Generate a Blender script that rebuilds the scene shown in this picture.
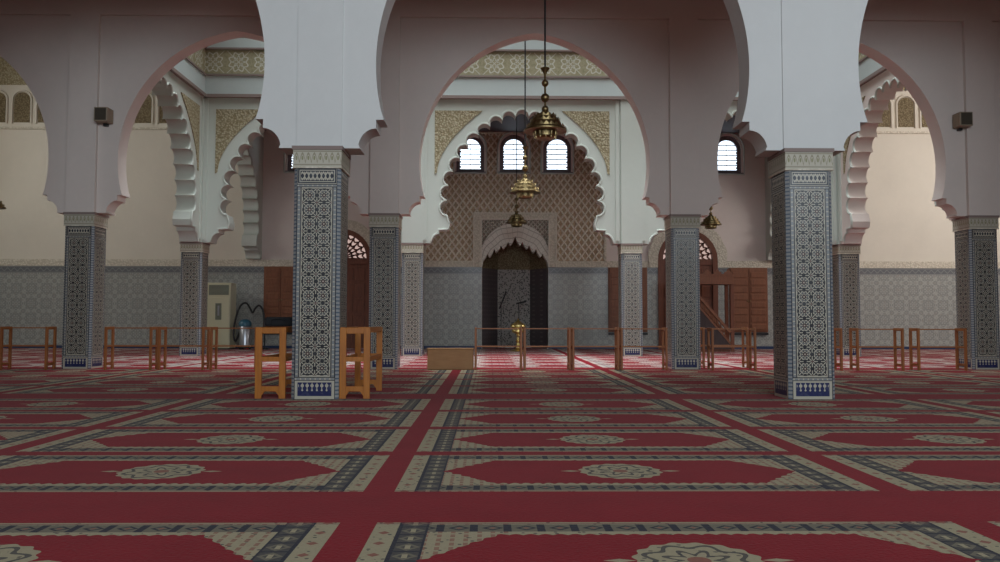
import bpy, bmesh, math, random
from mathutils import Vector, Matrix
from mathutils.geometry import tessellate_polygon
random.seed(7)
PI = math.pi
S = 2.0/3.0            # one plan unit of the survey is 2/3 metre
for o in list(bpy.data.objects): bpy.data.objects.remove(o)
scn = bpy.context.scene
COL = scn.collection
CX = -1.187            # the camera stands left of the nave axis (x = 0)

# ------------------------------------------------------------------ camera
cam_d = bpy.data.cameras.new('camera'); cam = bpy.data.objects.new('camera', cam_d); COL.objects.link(cam)
cam_d.sensor_width = 36.0; cam_d.lens = 816.3/1000*36.0
cam_d.clip_start = .05; cam_d.clip_end = 500
cam.location = (CX*S, 0, 1.2*S)
PITCH, YAW, ROLL = .04945, .01445, .00184
cam.matrix_world = Matrix.Translation((CX*S, 0, 1.2*S)) @ Matrix.Rotation(-YAW, 4, 'Z') @ Matrix.Rotation(PI/2+PITCH, 4, 'X') @ Matrix.Rotation(ROLL, 4, 'Z')
scn.camera = cam

# ------------------------------------------------------------------ world and daylight
W = bpy.data.worlds.new('world'); scn.world = W; W.use_nodes = True
bg = W.node_tree.nodes['Background']; bg.inputs[0].default_value = (.80, .90, 1, 1); bg.inputs[1].default_value = 3.0
scn.view_settings.view_transform = 'Standard'; scn.view_settings.look = 'None'
scn.view_settings.exposure = 0.0; scn.view_settings.gamma = 1; scn.view_settings.use_curve_mapping = False

def area(name, loc, target, sx, sy, power, color):
    l = bpy.data.lights.new(name, 'AREA'); l.shape = 'RECTANGLE'; l.size = sx*S; l.size_y = sy*S
    l.energy = power; l.color = color
    o = bpy.data.objects.new(name, l); COL.objects.link(o)
    o.location = Vector(loc)*S
    d = Vector(target)-Vector(loc)
    o.rotation_euler = d.to_track_quat('-Z', 'Y').to_euler()
    return o
LB = (.80, .92, 1.0)
area('daylight_court_clerestory', (4, -13, 8.0), (2, 12.7, 4.5), 22, 5, 1600, LB)
area('daylight_lantern_skylight', (0, 24.9, 14.2), (0, 24.9, 0), 20, 6.0, 540, (.90, .97, 1.0)).data.spread = math.radians(85)
area('daylight_west_windows', (-22.5, 27, 9.5), (-12, 32, 4), 8, 3, 125, (1, .98, .90))
area('daylight_east_windows', (22.5, 27, 9.5), (13, 34, 4), 8, 3, 370, (1, .93, .88))

# ------------------------------------------------------------------ node maths
class V:
    def __init__(s, nt, k): s.nt = nt; s.k = k
    def _m(s, op, *a, clamp=False):
        n = s.nt.nodes.new('ShaderNodeMath'); n.operation = op; n.use_clamp = clamp
        for i, x in enumerate((s,)+a):
            if isinstance(x, V): s.nt.links.new(x.k, n.inputs[i])
            else: n.inputs[i].default_value = x
        return V(s.nt, n.outputs[0])
    def __add__(s, o): return s._m('ADD', o)
    def __radd__(s, o): return s._m('ADD', o)
    def __sub__(s, o): return s._m('SUBTRACT', o)
    def __rsub__(s, o): return (s*-1)+o
    def __mul__(s, o): return s._m('MULTIPLY', o)
    def __rmul__(s, o): return s._m('MULTIPLY', o)
    def __truediv__(s, o): return s._m('DIVIDE', o)
    def abs(s): return s._m('ABSOLUTE')
    def frac(s): return s._m('FRACT')
    def floor(s): return s._m('FLOOR')
    def lt(s, o): return s._m('LESS_THAN', o)
    def gt(s, o): return s._m('GREATER_THAN', o)
    def mx(s, o): return s._m('MAXIMUM', o)
    def mn(s, o): return s._m('MINIMUM', o)
    def sqrt(s): return s._m('SQRT')
    def cos(s): return s._m('COSINE')
    def sin(s): return s._m('SINE')
    def atan2(s, o): return s._m('ARCTAN2', o)
    def band(s, a, b): return s.gt(a)*s.lt(b)
    def cl(s): return s._m('ADD', 0.0, clamp=True)
def hyp(a, b): return (a*a+b*b).sqrt()

class Mat:
    def __init__(s, name, base=(.8,.8,.8), rough=.6, metal=0, uv=False, coat=0):
        s.m = bpy.data.materials.new(name); s.m.use_nodes = True; s.nt = s.m.node_tree
        s.b = s.nt.nodes['Principled BSDF']
        s.b.inputs['Roughness'].default_value = rough; s.b.inputs['Metallic'].default_value = metal
        s.b.inputs['Base Color'].default_value = (*base, 1)
        if coat: s.b.inputs['Coat Weight'].default_value = coat*.15; s.b.inputs['Specular IOR Level'].default_value = .35; s.b.inputs['Coat Roughness'].default_value = .12
        tc = s.nt.nodes.new('ShaderNodeTexCoord'); sx = s.nt.nodes.new('ShaderNodeSeparateXYZ')
        if uv: s.nt.links.new(tc.outputs['UV'], sx.inputs[0])
        else:
            vm = s.nt.nodes.new('ShaderNodeVectorMath'); vm.operation = 'SCALE'; vm.inputs['Scale'].default_value = 1/S
            s.nt.links.new(tc.outputs['Object'], vm.inputs[0]); s.nt.links.new(vm.outputs[0], sx.inputs[0])
        s.x, s.y, s.z = [V(s.nt, sx.outputs[i]) for i in range(3)]
        s.vec = sx.inputs[0].links[0].from_socket
        s.c = None
    def col(s, c):
        n = s.nt.nodes.new('ShaderNodeRGB'); n.outputs[0].default_value = (*c, 1); s.c = n.outputs[0]; return s
    def mix(s, mask, c, amt=1.0):
        if s.c is None: s.col(tuple(s.b.inputs['Base Color'].default_value)[:3])
        n = s.nt.nodes.new('ShaderNodeMix'); n.data_type = 'RGBA'; n.clamp_factor = True
        if amt != 1.0: mask = mask*amt
        s.nt.links.new(mask.k, n.inputs[0]); s.nt.links.new(s.c, n.inputs[6])
        if isinstance(c, tuple): n.inputs[7].default_value = (*c, 1)
        else: s.nt.links.new(c, n.inputs[7])
        s.c = n.outputs[2]; return s
    def noise(s, scale, detail=3, rough=.6, stretch=None):
        n = s.nt.nodes.new('ShaderNodeTexNoise'); n.inputs['Scale'].default_value = scale
        n.inputs['Detail'].default_value = detail; n.inputs['Roughness'].default_value = rough
        v = s.vec
        if stretch:
            mp = s.nt.nodes.new('ShaderNodeVectorMath'); mp.operation = 'MULTIPLY'; mp.inputs[1].default_value = stretch
            s.nt.links.new(v, mp.inputs[0]); v = mp.outputs[0]
        s.nt.links.new(v, n.inputs['Vector']); return V(s.nt, n.outputs['Fac'])
    def vor(s, scale, feat='F1'):
        n = s.nt.nodes.new('ShaderNodeTexVoronoi'); n.feature = feat; n.inputs['Scale'].default_value = scale
        s.nt.links.new(s.vec, n.inputs['Vector']); return V(s.nt, n.outputs['Distance'])
    def bump(s, h, strength=.4, dist=.02):
        n = s.nt.nodes.new('ShaderNodeBump'); n.inputs['Strength'].default_value = strength; n.inputs['Distance'].default_value = dist
        s.nt.links.new(h.k, n.inputs['Height']); s.nt.links.new(n.outputs[0], s.b.inputs['Normal']); return s
    def rough(s, v): s.nt.links.new(v.k, s.b.inputs['Roughness']); return s
    def done(s):
        if s.c is not None: s.nt.links.new(s.c, s.b.inputs['Base Color'])
        return s.m

def plaster(name, c, amt=.12):
    M = Mat(name, c, .75)
    n = M.noise(.5, 4); n2 = M.noise(6, 3)
    M.mix((n-.35)*1.6, tuple(k*(1-amt) for k in c)).mix((n2-.5)*2, tuple(min(1, k*1.06) for k in c), .5)
    M.bump(n2, .15, .01); return M.done()
M_cove = plaster('grey_white_cove_paint', (.54, .61, .60))
M_white = plaster('white_painted_plaster', (.70, .71, .70))
M_rose_bounce = plaster('rose_plaster_bounce_tint', (.75, .67, .62))  # warm bounce from the red carpet put into the plaster colour
M_cream = plaster('cream_plaster', (.74, .69, .59))
M_stucco = plaster('ivory_stucco', (.57, .61, .555), .08)

def rosette(M, fx, fy, dark, second, warm):
    """one zellij star: fx, fy run -0.5..0.5 across the cell"""
    r = hyp(fx, fy); th = fy.atan2(fx); c8 = (th*8).cos()
    k = c8*.035
    ring = (r+k-.30).abs().lt(.06)
    ring2 = (r-k-.15).abs().lt(.04)
    dot = r.lt(.06)
    pet = r.band(.38, .47)*c8.gt(.1)
    d1 = fx.abs()-.5; d2 = fy.abs()-.5; rc = hyp(d1, d2)
    corner = rc.band(.07, .15); cc = rc.lt(.05)
    M.mix(ring, dark).mix(pet, dark).mix(ring2, second).mix(dot, warm).mix(corner, dark).mix(cc, warm)
    star = (fx.abs()-fy.abs()).abs().lt(.03)*r.gt(.34)*r.lt(.52)
    M.mix(star, dark)

def shaft_mat(name, ground, navy, dark, warm, blue):
    M = Mat(name, ground, .22, uv=True, coat=.5)
    u, v = M.x, M.y; au = u.abs()
    M.col(ground)
    fx = (u/.224).frac()-.5; fy = ((v-.36)/.224).frac()-.5
    inside = au.lt(.226)*v.band(.36, 3.27)
    M.mix(inside, dark)
    r = hyp(fx, fy); th = fy.atan2(fx); c8 = (th*8).cos(); k = c8*.04
    d1 = fx.abs()-.5; d2 = fy.abs()-.5; rc = hyp(d1, d2); cc8 = ((d2.atan2(d1))*8).cos()
    light = (r+k-.345).abs().lt(.032).mx(r.band(.145, .24)*c8.gt(-.1)).mx(r.lt(.055))
    light = light.mx(rc.band(.12, .21)*cc8.gt(-.1)).mx((fx.abs()-fy.abs()).abs().lt(.035)*r.gt(.30))
    light = light.mx(fx.abs().gt(.47)*fy.abs().band(.12, .30)).mx(fy.abs().gt(.47)*fx.abs().band(.12, .30))
    M.mix(inside*light, ground)
    M.mix(inside*r.band(.26, .305)*c8.lt(-.3), blue).mix(inside*rc.lt(.055), warm).mix(inside*r.band(.055, .10), warm)
    # borders
    body = v.band(.33, 3.30)
    M.mix(au.band(.238, .252)*body, navy)
    M.mix(au.band(.262, .296)*body*((v/.075).frac().gt(.22)), blue)
    M.mix(au.band(.304, .318)*v.gt(.0), navy)
    M.mix(v.band(.325, .34), navy).mix(v.band(.28, .292), navy).mix(v.band(3.285, 3.30), navy).mix(v.band(3.325, 3.34), navy)
    M.mix(v.band(.295, .32)*((u/.075).frac().gt(.25)), blue).mix(v.band(3.303, 3.322)*((u/.075).frac().gt(.25)), blue)
    # skirting panel of merlons
    M.mix(au.band(.254, .26).mx(au.band(.298, .304))*body, navy)
    M.mix(au.lt(.262)*v.band(.045, .255), (.012, .018, .085))
    su = ((u/.075).frac()-.5)*.075
    M.mix(au.lt(.25)*hyp(su, v-.205).lt(.026), ground).mix(au.lt(.25)*hyp(su, v-.135).lt(.015), ground)
    M.mix(au.lt(.25)*su.abs().lt(.006)*v.band(.13, .25), ground)
    # inscription panel
    M.mix(au.lt(.30)*v.band(3.35, 3.585), navy)
    M.mix(au.lt(.275)*v.band(3.37, 3.56), ground).mix(au.lt(.262)*v.band(3.383, 3.547), navy)
    w = ((u*48).sin()*.055+3.465-v).abs().lt(.016); w2 = ((u*48+1.57).cos()*.055+3.465-v).abs().lt(.016)
    w3 = ((u*48).cos().abs().gt(.93))*v.band(3.40, 3.53)
    M.mix(w.mx(w2).mx(w3)*au.lt(.25)*v.band(3.385, 3.545), ground)
    n = M.noise(9, 2); M.mix((n-.5)*.6, (.3, .32, .34))
    r = M.noise(14, 2); M.rough(r*.3+.22)
    return M.done()
M_shaft_near = shaft_mat('glazed_mosaic_tile_shaft', (.46, .425, .345), (.012, .015, .028), (.016, .016, .020), (.11, .035, .035), (.20, .215, .23))
M_chamf = Mat('chequered_corner_tile', (.33, .34, .34), .22, coat=.4)
M_chamf.mix((M_chamf.z/.06).frac().lt(.4), (.12, .15, .20)); M_chamf = M_chamf.done()

# dado of the walls: large faint geometric mosaic
M_dado = Mat('pale_mosaic_dado', (.40, .40, .37), .3, coat=.4)
_u = M_dado.x+M_dado.y; _v = M_dado.z
M_dado.col((.42, .43, .40)); _b = M_dado.c
rosette(M_dado, (_u/.66).frac()-.5, ((_v-.3)/.66).frac()-.5, (.29, .30, .285), (.31, .32, .30), (.33, .31, .29))
_f = ((_u/.14).frac()-.5).abs(); _g = ((_v/.14).frac()-.5).abs()
M_dado.mix((_f+_g-.5).abs().lt(.07), (.28, .29, .28), .7)
M_dado.mix(hyp((_u/.28).frac()-.5, (_v/.28).frac()-.5).lt(.16), (.32, .31, .28), .7)
M_dado.mix(_v.lt(.12), (.03, .05, .12)).mix(_v.band(3.30, 3.60), (.16, .17, .18)).mix(_v.band(3.32, 3.33).mx(_v.band(3.56, 3.57)), (.5, .5, .46))
M_dado.mix(_v.band(3.36, 3.53)*((_u*22).sin()*.06+3.445-_v).abs().lt(.022), (.26, .27, .27))
M_dado = M_dado.done()
M_nichetile = Mat('dark_mihrab_mosaic', (.06, .05, .045), .55)
_v1 = M_nichetile.vor(13); M_nichetile.mix(_v1.gt(.38), (.34, .31, .28)).mix(_v1.lt(.16), (.05, .04, .05)); M_nichetile = M_nichetile.done()
M_nicheside = Mat('maroon_niche_mosaic', (.09, .075, .08), .3, coat=.3)
_v1 = ((M_nicheside.x+M_nicheside.y)/.2).frac(); _v2 = (M_nicheside.z/.2).frac()
M_nicheside.mix(hyp(_v1-.5, _v2-.5).lt(.2), (.16, .13, .13)); M_nicheside = M_nicheside.done()

def carved(name, light, dark, sc=9):
    M = Mat(name, light, .75)
    v = M.vor(sc); n = M.noise(sc*1.3, 4)
    M.col(light).mix((v-.22)*2.2, dark).mix((n-.52)*4, tuple(k*1.25 for k in dark), .5)
    M.bump(v*-1+n*.4, .5, .03); return M.done()
M_carved = carved('carved_gilded_plaster', (.50, .45, .31), (.27, .22, .12), 15)
M_border = carved('carved_plaster_border', (.74, .69, .58), (.56, .51, .41), 13)
M_nichebrown = carved('pierced_brown_niche_screen', (.30, .24, .14), (.13, .095, .045), 16)
M_cap = Mat('carved_floral_capital_band', (.50, .47, .385), .6, uv=True)
_a = (M_cap.x*34).sin(); _z = (M_cap.y-.145)*14
M_cap.mix((_a.abs()*1.6-.8-_z*.8).abs().lt(.22)*_z.abs().lt(1.25), (.30, .27, .19)).mix(hyp((M_cap.x/.0925).frac()-.5, _z*.33).lt(.16), (.26, .25, .14))
M_cap.mix(_z.abs().band(1.35, 1.6), (.30, .27, .20)); M_cap = M_cap.done()

# frieze of interlaced stars
M_frieze = Mat('painted_star_frieze', (.50, .48, .37), .7)
_u = M_frieze.x+M_frieze.y; _fu = (_u/.9).frac()-.5; _fz = (M_frieze.z-10.3)/.9
M_frieze.col((.38, .345, .22)); _r = hyp(_fu, _fz); _c = ((_fz.atan2(_fu))*8).cos()*.05
_n = M_frieze.noise(9, 4)
M_frieze.mix((_n-.45)*4, (.26, .25, .13)).mix((_r+_c-.34).abs().lt(.03), (.60, .59, .50)).mix((_r-_c-.18).abs().lt(.025), (.58, .58, .50))
M_frieze.mix((_fu.abs()-_fz.abs()).abs().lt(.022), (.58, .57, .48)).mix(_fz.abs().gt(.44), (.30, .29, .2))
M_frieze.bump(_n, .5, .03); M_frieze = M_frieze.done()

# sebka lattice
def sebka(name, a, b, line, ground, w, off=0.0):
    M = Mat(name, ground, .75)
    wob = (M.z*(2*PI/b)*2).sin()*.03
    p = (M.x+off)/a + M.z/b; q = (M.x+off)/a - M.z/b
    d1 = ((p+wob).frac()-.5).abs(); d2 = ((q-wob).frac()-.5).abs()
    d = d1.mn(d2)
    n = M.noise(10, 3)
    M.col(ground).mix((n-.5)*3, tuple(k*.6 for k in ground)).mix(d.lt(w), line)
    M.bump((d*-6+1).cl(), .8, .05); return M.done()
M_sebka = sebka('diamond_lattice_stucco', .31, .41, (.84, .75, .63), (.44, .325, .20), .15)
M_sebka2 = sebka('fine_diamond_lattice', .20, .22, (.62, .58, .50), (.26, .22, .17), .16)
M_vous = Mat('white_carved_arch_band', (.70, .67, .60), .7)
_t = (M_vous.z-3.6).atan2(M_vous.x); _r = hyp(M_vous.x, M_vous.z-3.6)
M_vous.mix(((_t*11).cos()*.10+(_r*4.2).frac()-.5).abs().lt(.08), (.40, .37, .31)).mix((_t*22).cos().abs().lt(.12), (.45, .42, .36)); M_vous = M_vous.done()

# carpet
def carpet_mat(name, red, beige, navy, grey, rose, endc):
    M_carpet = Mat(name, red, .95)
    M_carpet.b.inputs['Sheen Weight'].default_value = .05; M_carpet.b.inputs['Specular IOR Level'].default_value = .03; M_carpet.b.inputs['Sheen Roughness'].default_value = .45; M_carpet.b.inputs['Sheen Tint'].default_value = (1, .88, .86, 1)
    PX, PY = 3.67, 7.77
    u = (((M_carpet.x+.12)/PX+.5).frac()-.5)*PX
    vv = ((M_carpet.y-5.83)/PY).frac()*PY          # 0..7.70, rugs fill 0..6.89
    k = (vv/1.77).floor(); v = vv-k*1.77-.79
    au, av = u.abs(), v.abs()
    n1 = M_carpet.noise(2.2, 4); n2 = M_carpet.noise(40, 2)
    M_carpet.col(red).mix((n1-.4)*1.2, tuple(k_*.72 for k_ in red))
    rug = au.lt(1.725)*av.lt(.785)*vv.lt(6.89)
    base_red = M_carpet.c
    # field hexagon with pointed ends
    hexf = (av-.50).mx((au-1.42)*1.0+av*.82)
    stair = (M_carpet.y*75).sin()*.009+(M_carpet.x*75).sin()*.009
    field = (hexf+stair).lt(0)
    M_carpet.mix(rug, beige)
    sp = M_carpet.vor(17); M_carpet.mix(rug*sp.lt(.20), navy, .75)
    st = ((u/.075).frac().lt(.35))*((v/.085).frac().gt(.3)); M_carpet.mix(rug*st*au.band(.9, 1.42), rose, .75)
    # end band
    eb = rug*au.band(1.41, 1.575); M_carpet.mix(eb, endc)
    cu = ((au-1.41)/.165-.5).abs(); cv = ((v/.17).frac()-.5).abs()
    M_carpet.mix(eb*((cu+cv-.33).abs().lt(.09)), grey).mix(eb*cv.gt(.44), navy).mix(eb*cu.gt(.42), navy).mix(eb*(cu.lt(.09)*cv.lt(.2)), beige)
    # side bands
    sb = rug*av.band(.57, .735)*au.lt(1.41); M_carpet.mix(sb, grey)
    cu2 = (u/.195).frac(); M_carpet.mix(sb*cu2.lt(.24), navy)
    cu3 = ((u/.195).frac()-.68).abs(); cv3 = ((av-.652)/.16).abs()
    M_carpet.mix(sb*((cu3+cv3-.26).abs().lt(.07)), navy).mix(sb*((cu3+cv3).lt(.1)), rose)
    M_carpet.mix(rug*((av-.755).abs().lt(.008)), (.2, .1, .08)).mix(rug*((au-1.58).abs().lt(.006)), navy)
    ob = rug*au.band(1.59, 1.725); M_carpet.mix(ob*((au-1.655).abs()+((v/.22).frac()-.5).abs()*.22).lt(.035), rose)
    M_carpet.mix(rug*field, base_red)
    r = hyp(u, v); th = v.atan2(u)
    med = (r+(th*16).cos()*.012).lt(.325); M_carpet.mix(rug*med, beige)
    M_carpet.mix(rug*med*((r-.25+(th*8).cos()*.03).abs().lt(.016)), navy, .8).mix(rug*med*((r-.13+(th*8).cos()*.04).abs().lt(.02)), navy, .8)
    M_carpet.mix(rug*med*sp.lt(.22)*r.lt(.3), navy, .6).mix(rug*r.lt(.06), rose)
    fin = ((au-.40).abs()*.35+av).lt(.03); M_carpet.mix(rug*fin, beige)
    M_carpet.mix((n2-.5)*1.2, (.06, .012, .012), .5)
    M_carpet.bump(n2, .5, .01); return M_carpet.done()
M_carpet = carpet_mat('red_prayer_carpet', (.235, .010, .018), (.36, .315, .205), (.030, .033, .045), (.165, .15, .11), (.26, .11, .08), (.075, .072, .068))
M_carpet2 = carpet_mat('paler_red_prayer_carpet', (.22, .008, .018), (.46, .39, .355), (.15, .13, .13), (.38, .33, .30), (.4, .25, .22), (.32, .275, .255))  # rug pattern as in the foreground, in paler tones

def wood(name, c, c2, rough=.45, st=(10, 10, 1.2)):
    M = Mat(name, c, rough); n = M.noise(2.0, 5, .65, st); M.mix((n-.38)*3, c2); return M.done()
M_pine = wood('orange_varnished_pine', (.45, .155, .016), (.33, .10, .010))
M_pine_shade = wood('pine_with_shade_in_colour', (.34, .115, .025), (.25, .08, .016))  # pine of the far stands, their shade put into a darker colour
M_box = wood('tan_plywood', (.36, .17, .05), (.30, .13, .035), .5, (1.5, 8, 8))
M_cedar = wood('dark_red_cedar', (.19, .055, .022), (.11, .03, .012), .5)
M_shut = wood('brown_cedar_panelling', (.24, .085, .035), (.16, .052, .02), .5)
M_dark = wood('dark_ceiling_timber', (.055, .035, .035), (.035, .02, .02), .7)
M_winwood = wood('grey_brown_window_wood', (.20, .17, .18), (.15, .12, .13), .6)
M_brass = Mat('aged_brass', (.27, .20, .095), .34, 1.0)
_n = M_brass.noise(14, 4); M_brass.mix((_n-.45)*3, (.13, .095, .05)); M_brass.rough(_n*.35+.2); M_brass = M_brass.done()
M_gold = Mat('polished_brass', (.88, .70, .28), .3, 1.0).done()
M_black = Mat('black_plastic', (.012, .012, .014), .45).done()
M_bag = Mat('black_cloth', (.010, .010, .012), .9).done()
M_acw = Mat('cream_enamel', (.62, .60, .42), .4).done()
M_acg = Mat('grey_vent_plastic', (.24, .26, .20), .5)
M_acg.mix((M_acg.z/.05).frac().lt(.4), (.12, .13, .10)); M_acg = M_acg.done()
M_steel = Mat('brushed_steel', (.50, .52, .56), .32, .9).done()
M_blue = Mat('teal_blue_plastic', (.03, .12, .18), .4).done()
M_redp = Mat('red_plastic', (.5, .03, .03), .4).done()
M_spk = Mat('beige_speaker_case', (.30, .24, .17), .6).done()
M_grl = Mat('dark_speaker_grille', (.06, .05, .035), .8).done()
M_line = Mat('brown_moulding_and_shadow_gap', (.26, .20, .18), .7).done()
M_roof = Mat('off_white_ceiling_plaster', (.5, .44, .42), .8).done()
M_glass = bpy.data.materials.new('clear_window_glass'); M_glass.use_nodes = True
_nt = M_glass.node_tree; _nt.nodes.clear(); _o = _nt.nodes.new('ShaderNodeOutputMaterial'); _t = _nt.nodes.new('ShaderNodeBsdfTransparent'); _g = _nt.nodes.new('ShaderNodeBsdfGlossy'); _mx = _nt.nodes.new('ShaderNodeMixShader')
_g.inputs['Roughness'].default_value = .02; _mx.inputs[0].default_value = .06; _t.inputs[0].default_value = (.96, .98, 1, 1)
_nt.links.new(_t.outputs[0], _mx.inputs[1]); _nt.links.new(_g.outputs[0], _mx.inputs[2]); _nt.links.new(_mx.outputs[0], _o.inputs[0])

M_glass2 = M_glass.copy(); M_glass2.name = 'rose_tinted_glass'
for _n in M_glass2.node_tree.nodes:
    if _n.type == 'BSDF_TRANSPARENT': _n.inputs[0].default_value = (.50, .40, .36, 1)

# ------------------------------------------------------------------ mesh helpers (all in plan units)
class MB:
    def __init__(s): s.b = bmesh.new(); s.uv = None
    def box(s, x0, x1, y0, y1, z0, z1):
        vs = [s.b.verts.new((x, y, z)) for x in (x0, x1) for y in (y0, y1) for z in (z0, z1)]
        for f in ((0,1,3,2),(4,6,7,5),(0,4,5,1),(2,3,7,6),(0,2,6,4),(1,5,7,3)): s.b.faces.new([vs[i] for i in f])
        return s
    def bar(s, p, q, r, n=4, r2=None, cap=True):
        p, q = Vector(p), Vector(q); d = (q-p).normalized()
        a = d.cross(Vector((0,0,1))) if abs(d.z) < .9 else d.cross(Vector((1,0,0))); a.normalize(); c = d.cross(a)
        r2 = r if r2 is None else r2; off = PI/4 if n == 4 else 0
        R = []
        for P, rr in ((p, r), (q, r2)):
            R.append([s.b.verts.new(P+(a*math.cos(off+2*PI*i/n)+c*math.sin(off+2*PI*i/n))*rr) for i in range(n)])
        for i in range(n): s.b.faces.new((R[0][i], R[0][(i+1)%n], R[1][(i+1)%n], R[1][i]))
        if cap: s.b.faces.new(R[0][::-1]); s.b.faces.new(R[1])
        return s
    def tube(s, pts, r, n=8):
        pts = [Vector(p) for p in pts]; rings = []
        for i, p in enumerate(pts):
            d = (pts[min(i+1, len(pts)-1)]-pts[max(i-1, 0)]).normalized()
            a = d.cross(Vector((0,1,0)));
            if a.length < .1: a = d.cross(Vector((1,0,0)))
            a.normalize(); c = d.cross(a)
            rings.append([s.b.verts.new(p+(a*math.cos(2*PI*k/n)+c*math.sin(2*PI*k/n))*r) for k in range(n)])
        for A, B in zip(rings, rings[1:]):
            for k in range(n): s.b.faces.new((A[k], A[(k+1)%n], B[(k+1)%n], B[k]))
        s.b.faces.new(rings[0][::-1]); s.b.faces.new(rings[-1]); return s
    def lathe(s, prof, cx=0, cy=0, n=24, z=0):
        rings = []
        for r, h in prof:
            if r < 1e-5: rings.append([s.b.verts.new((cx, cy, z+h))])
            else: rings.append([s.b.verts.new((cx+r*math.cos(2*PI*k/n), cy+r*math.sin(2*PI*k/n), z+h)) for k in range(n)])
        for A, B in zip(rings, rings[1:]):
            for k in range(n):
                k2 = (k+1) % n
                q = [A[k % len(A)], A[k2 % len(A)], B[k2 % len(B)], B[k % len(B)]]
                q2 = []
                for v in q:
                    if v not in q2: q2.append(v)
                if len(q2) > 2: s.b.faces.new(q2)
        for R in (rings[0], rings[-1]):
            if len(R) > 2: s.b.faces.new(R)
        return s
    def prism(s, outer, holes, fn0, fn1):
        """outer and holes: lists of (a, z); fn0, fn1 place them on the two faces"""
        loops = [outer]+list(holes)
        tris = [] if not holes else tessellate_polygon([[Vector((a, z, 0)) for a, z in L] for L in loops])
        flat = [p for L in loops for p in L]
        v0 = [s.b.verts.new(fn0(*p)) for p in flat]; v1 = [s.b.verts.new(fn1(*p)) for p in flat]
        for t in tris:
            if len(set(t)) < 3: continue
            try: s.b.faces.new([v0[i] for i in t]); s.b.faces.new([v1[i] for i in t][::-1])
            except ValueError: pass
        if not holes:
            f = [s.b.faces.new(v0), s.b.faces.new(v1[::-1])]
            for q in f: q.normal_update()
            bmesh.ops.triangulate(s.b, faces=f, quad_method='BEAUTY', ngon_method='EAR_CLIP')
        o = 0
        for L in loops:
            n = len(L)
            for i in range(n):
                j = (i+1) % n; s.b.faces.new((v0[o+i], v0[o+j], v1[o+j], v1[o+i]))
            o += n
        return s
    def xz(s, outer, y0, y1, holes=()): return s.prism(outer, holes, lambda a, z: (a, y0, z), lambda a, z: (a, y1, z))
    def yz(s, outer, x0, x1, holes=()): return s.prism(outer, holes, lambda a, z: (x0, a, z), lambda a, z: (x1, a, z))
    def build(s, name, mat, parent=None, smooth=False, bevel=0, kind=None, uvs=False):
        bmesh.ops.recalc_face_normals(s.b, faces=s.b.faces)
        for v in s.b.verts: v.co *= S
        me = bpy.data.meshes.new(name); s.b.to_mesh(me); s.b.free()
        me.materials.append(mat)
        if smooth:
            for p in me.polygons: p.use_smooth = True
            me.set_sharp_from_angle(angle=math.radians(smooth if smooth is not True else 40))
        o = bpy.data.objects.new(name, me); COL.objects.link(o)
        if parent: o.parent = parent
        if bevel:
            m = o.modifiers.new('bevel', 'BEVEL'); m.width = bevel*S; m.segments = 2; m.limit_method = 'ANGLE'
        if kind: o['kind'] = kind
        return o
def tag(o, label, cat, group=None, kind=None):
    o['label'] = label; o['category'] = cat
    if group: o['group'] = group
    if kind: o['kind'] = kind
    return o
def empty(name, loc, label=None, cat=None, group=None, rz=0, kind=None):
    o = bpy.data.objects.new(name, None); o.empty_display_size = .1; COL.objects.link(o)
    o.location = Vector(loc)*S; o.rotation_euler = (0, 0, rz)
    if label: tag(o, label, cat, group)
    if kind: o['kind'] = kind
    return o
def copy_tree(o, loc, label, rz=None, scale=None):
    def rec(a, par):
        c = a.copy(); COL.objects.link(c); c.parent = par
        for ch in a.children: rec(ch, c)
        return c
    r = rec(o, None); r.location = Vector(loc)*S
    if rz is not None: r.rotation_euler = (0, 0, rz)
    r['label'] = label
    return r
def struct(mb, name, mat, **k): return mb.build(name, mat, kind='structure', **k)

# ------------------------------------------------------------------ plan of the hall
BAY = 7.67; W_ = .7314; HW = W_/2
R1, R2, R3, RB = 12.693, 20.64, 28.41, 36.1      # front faces of the three arcades, and of the end wall
XW = 24.5                                      # side walls
Z0 = 3.93                                      # tops of the capitals
XO = 1.5*BAY                                   # outer line of columns

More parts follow.
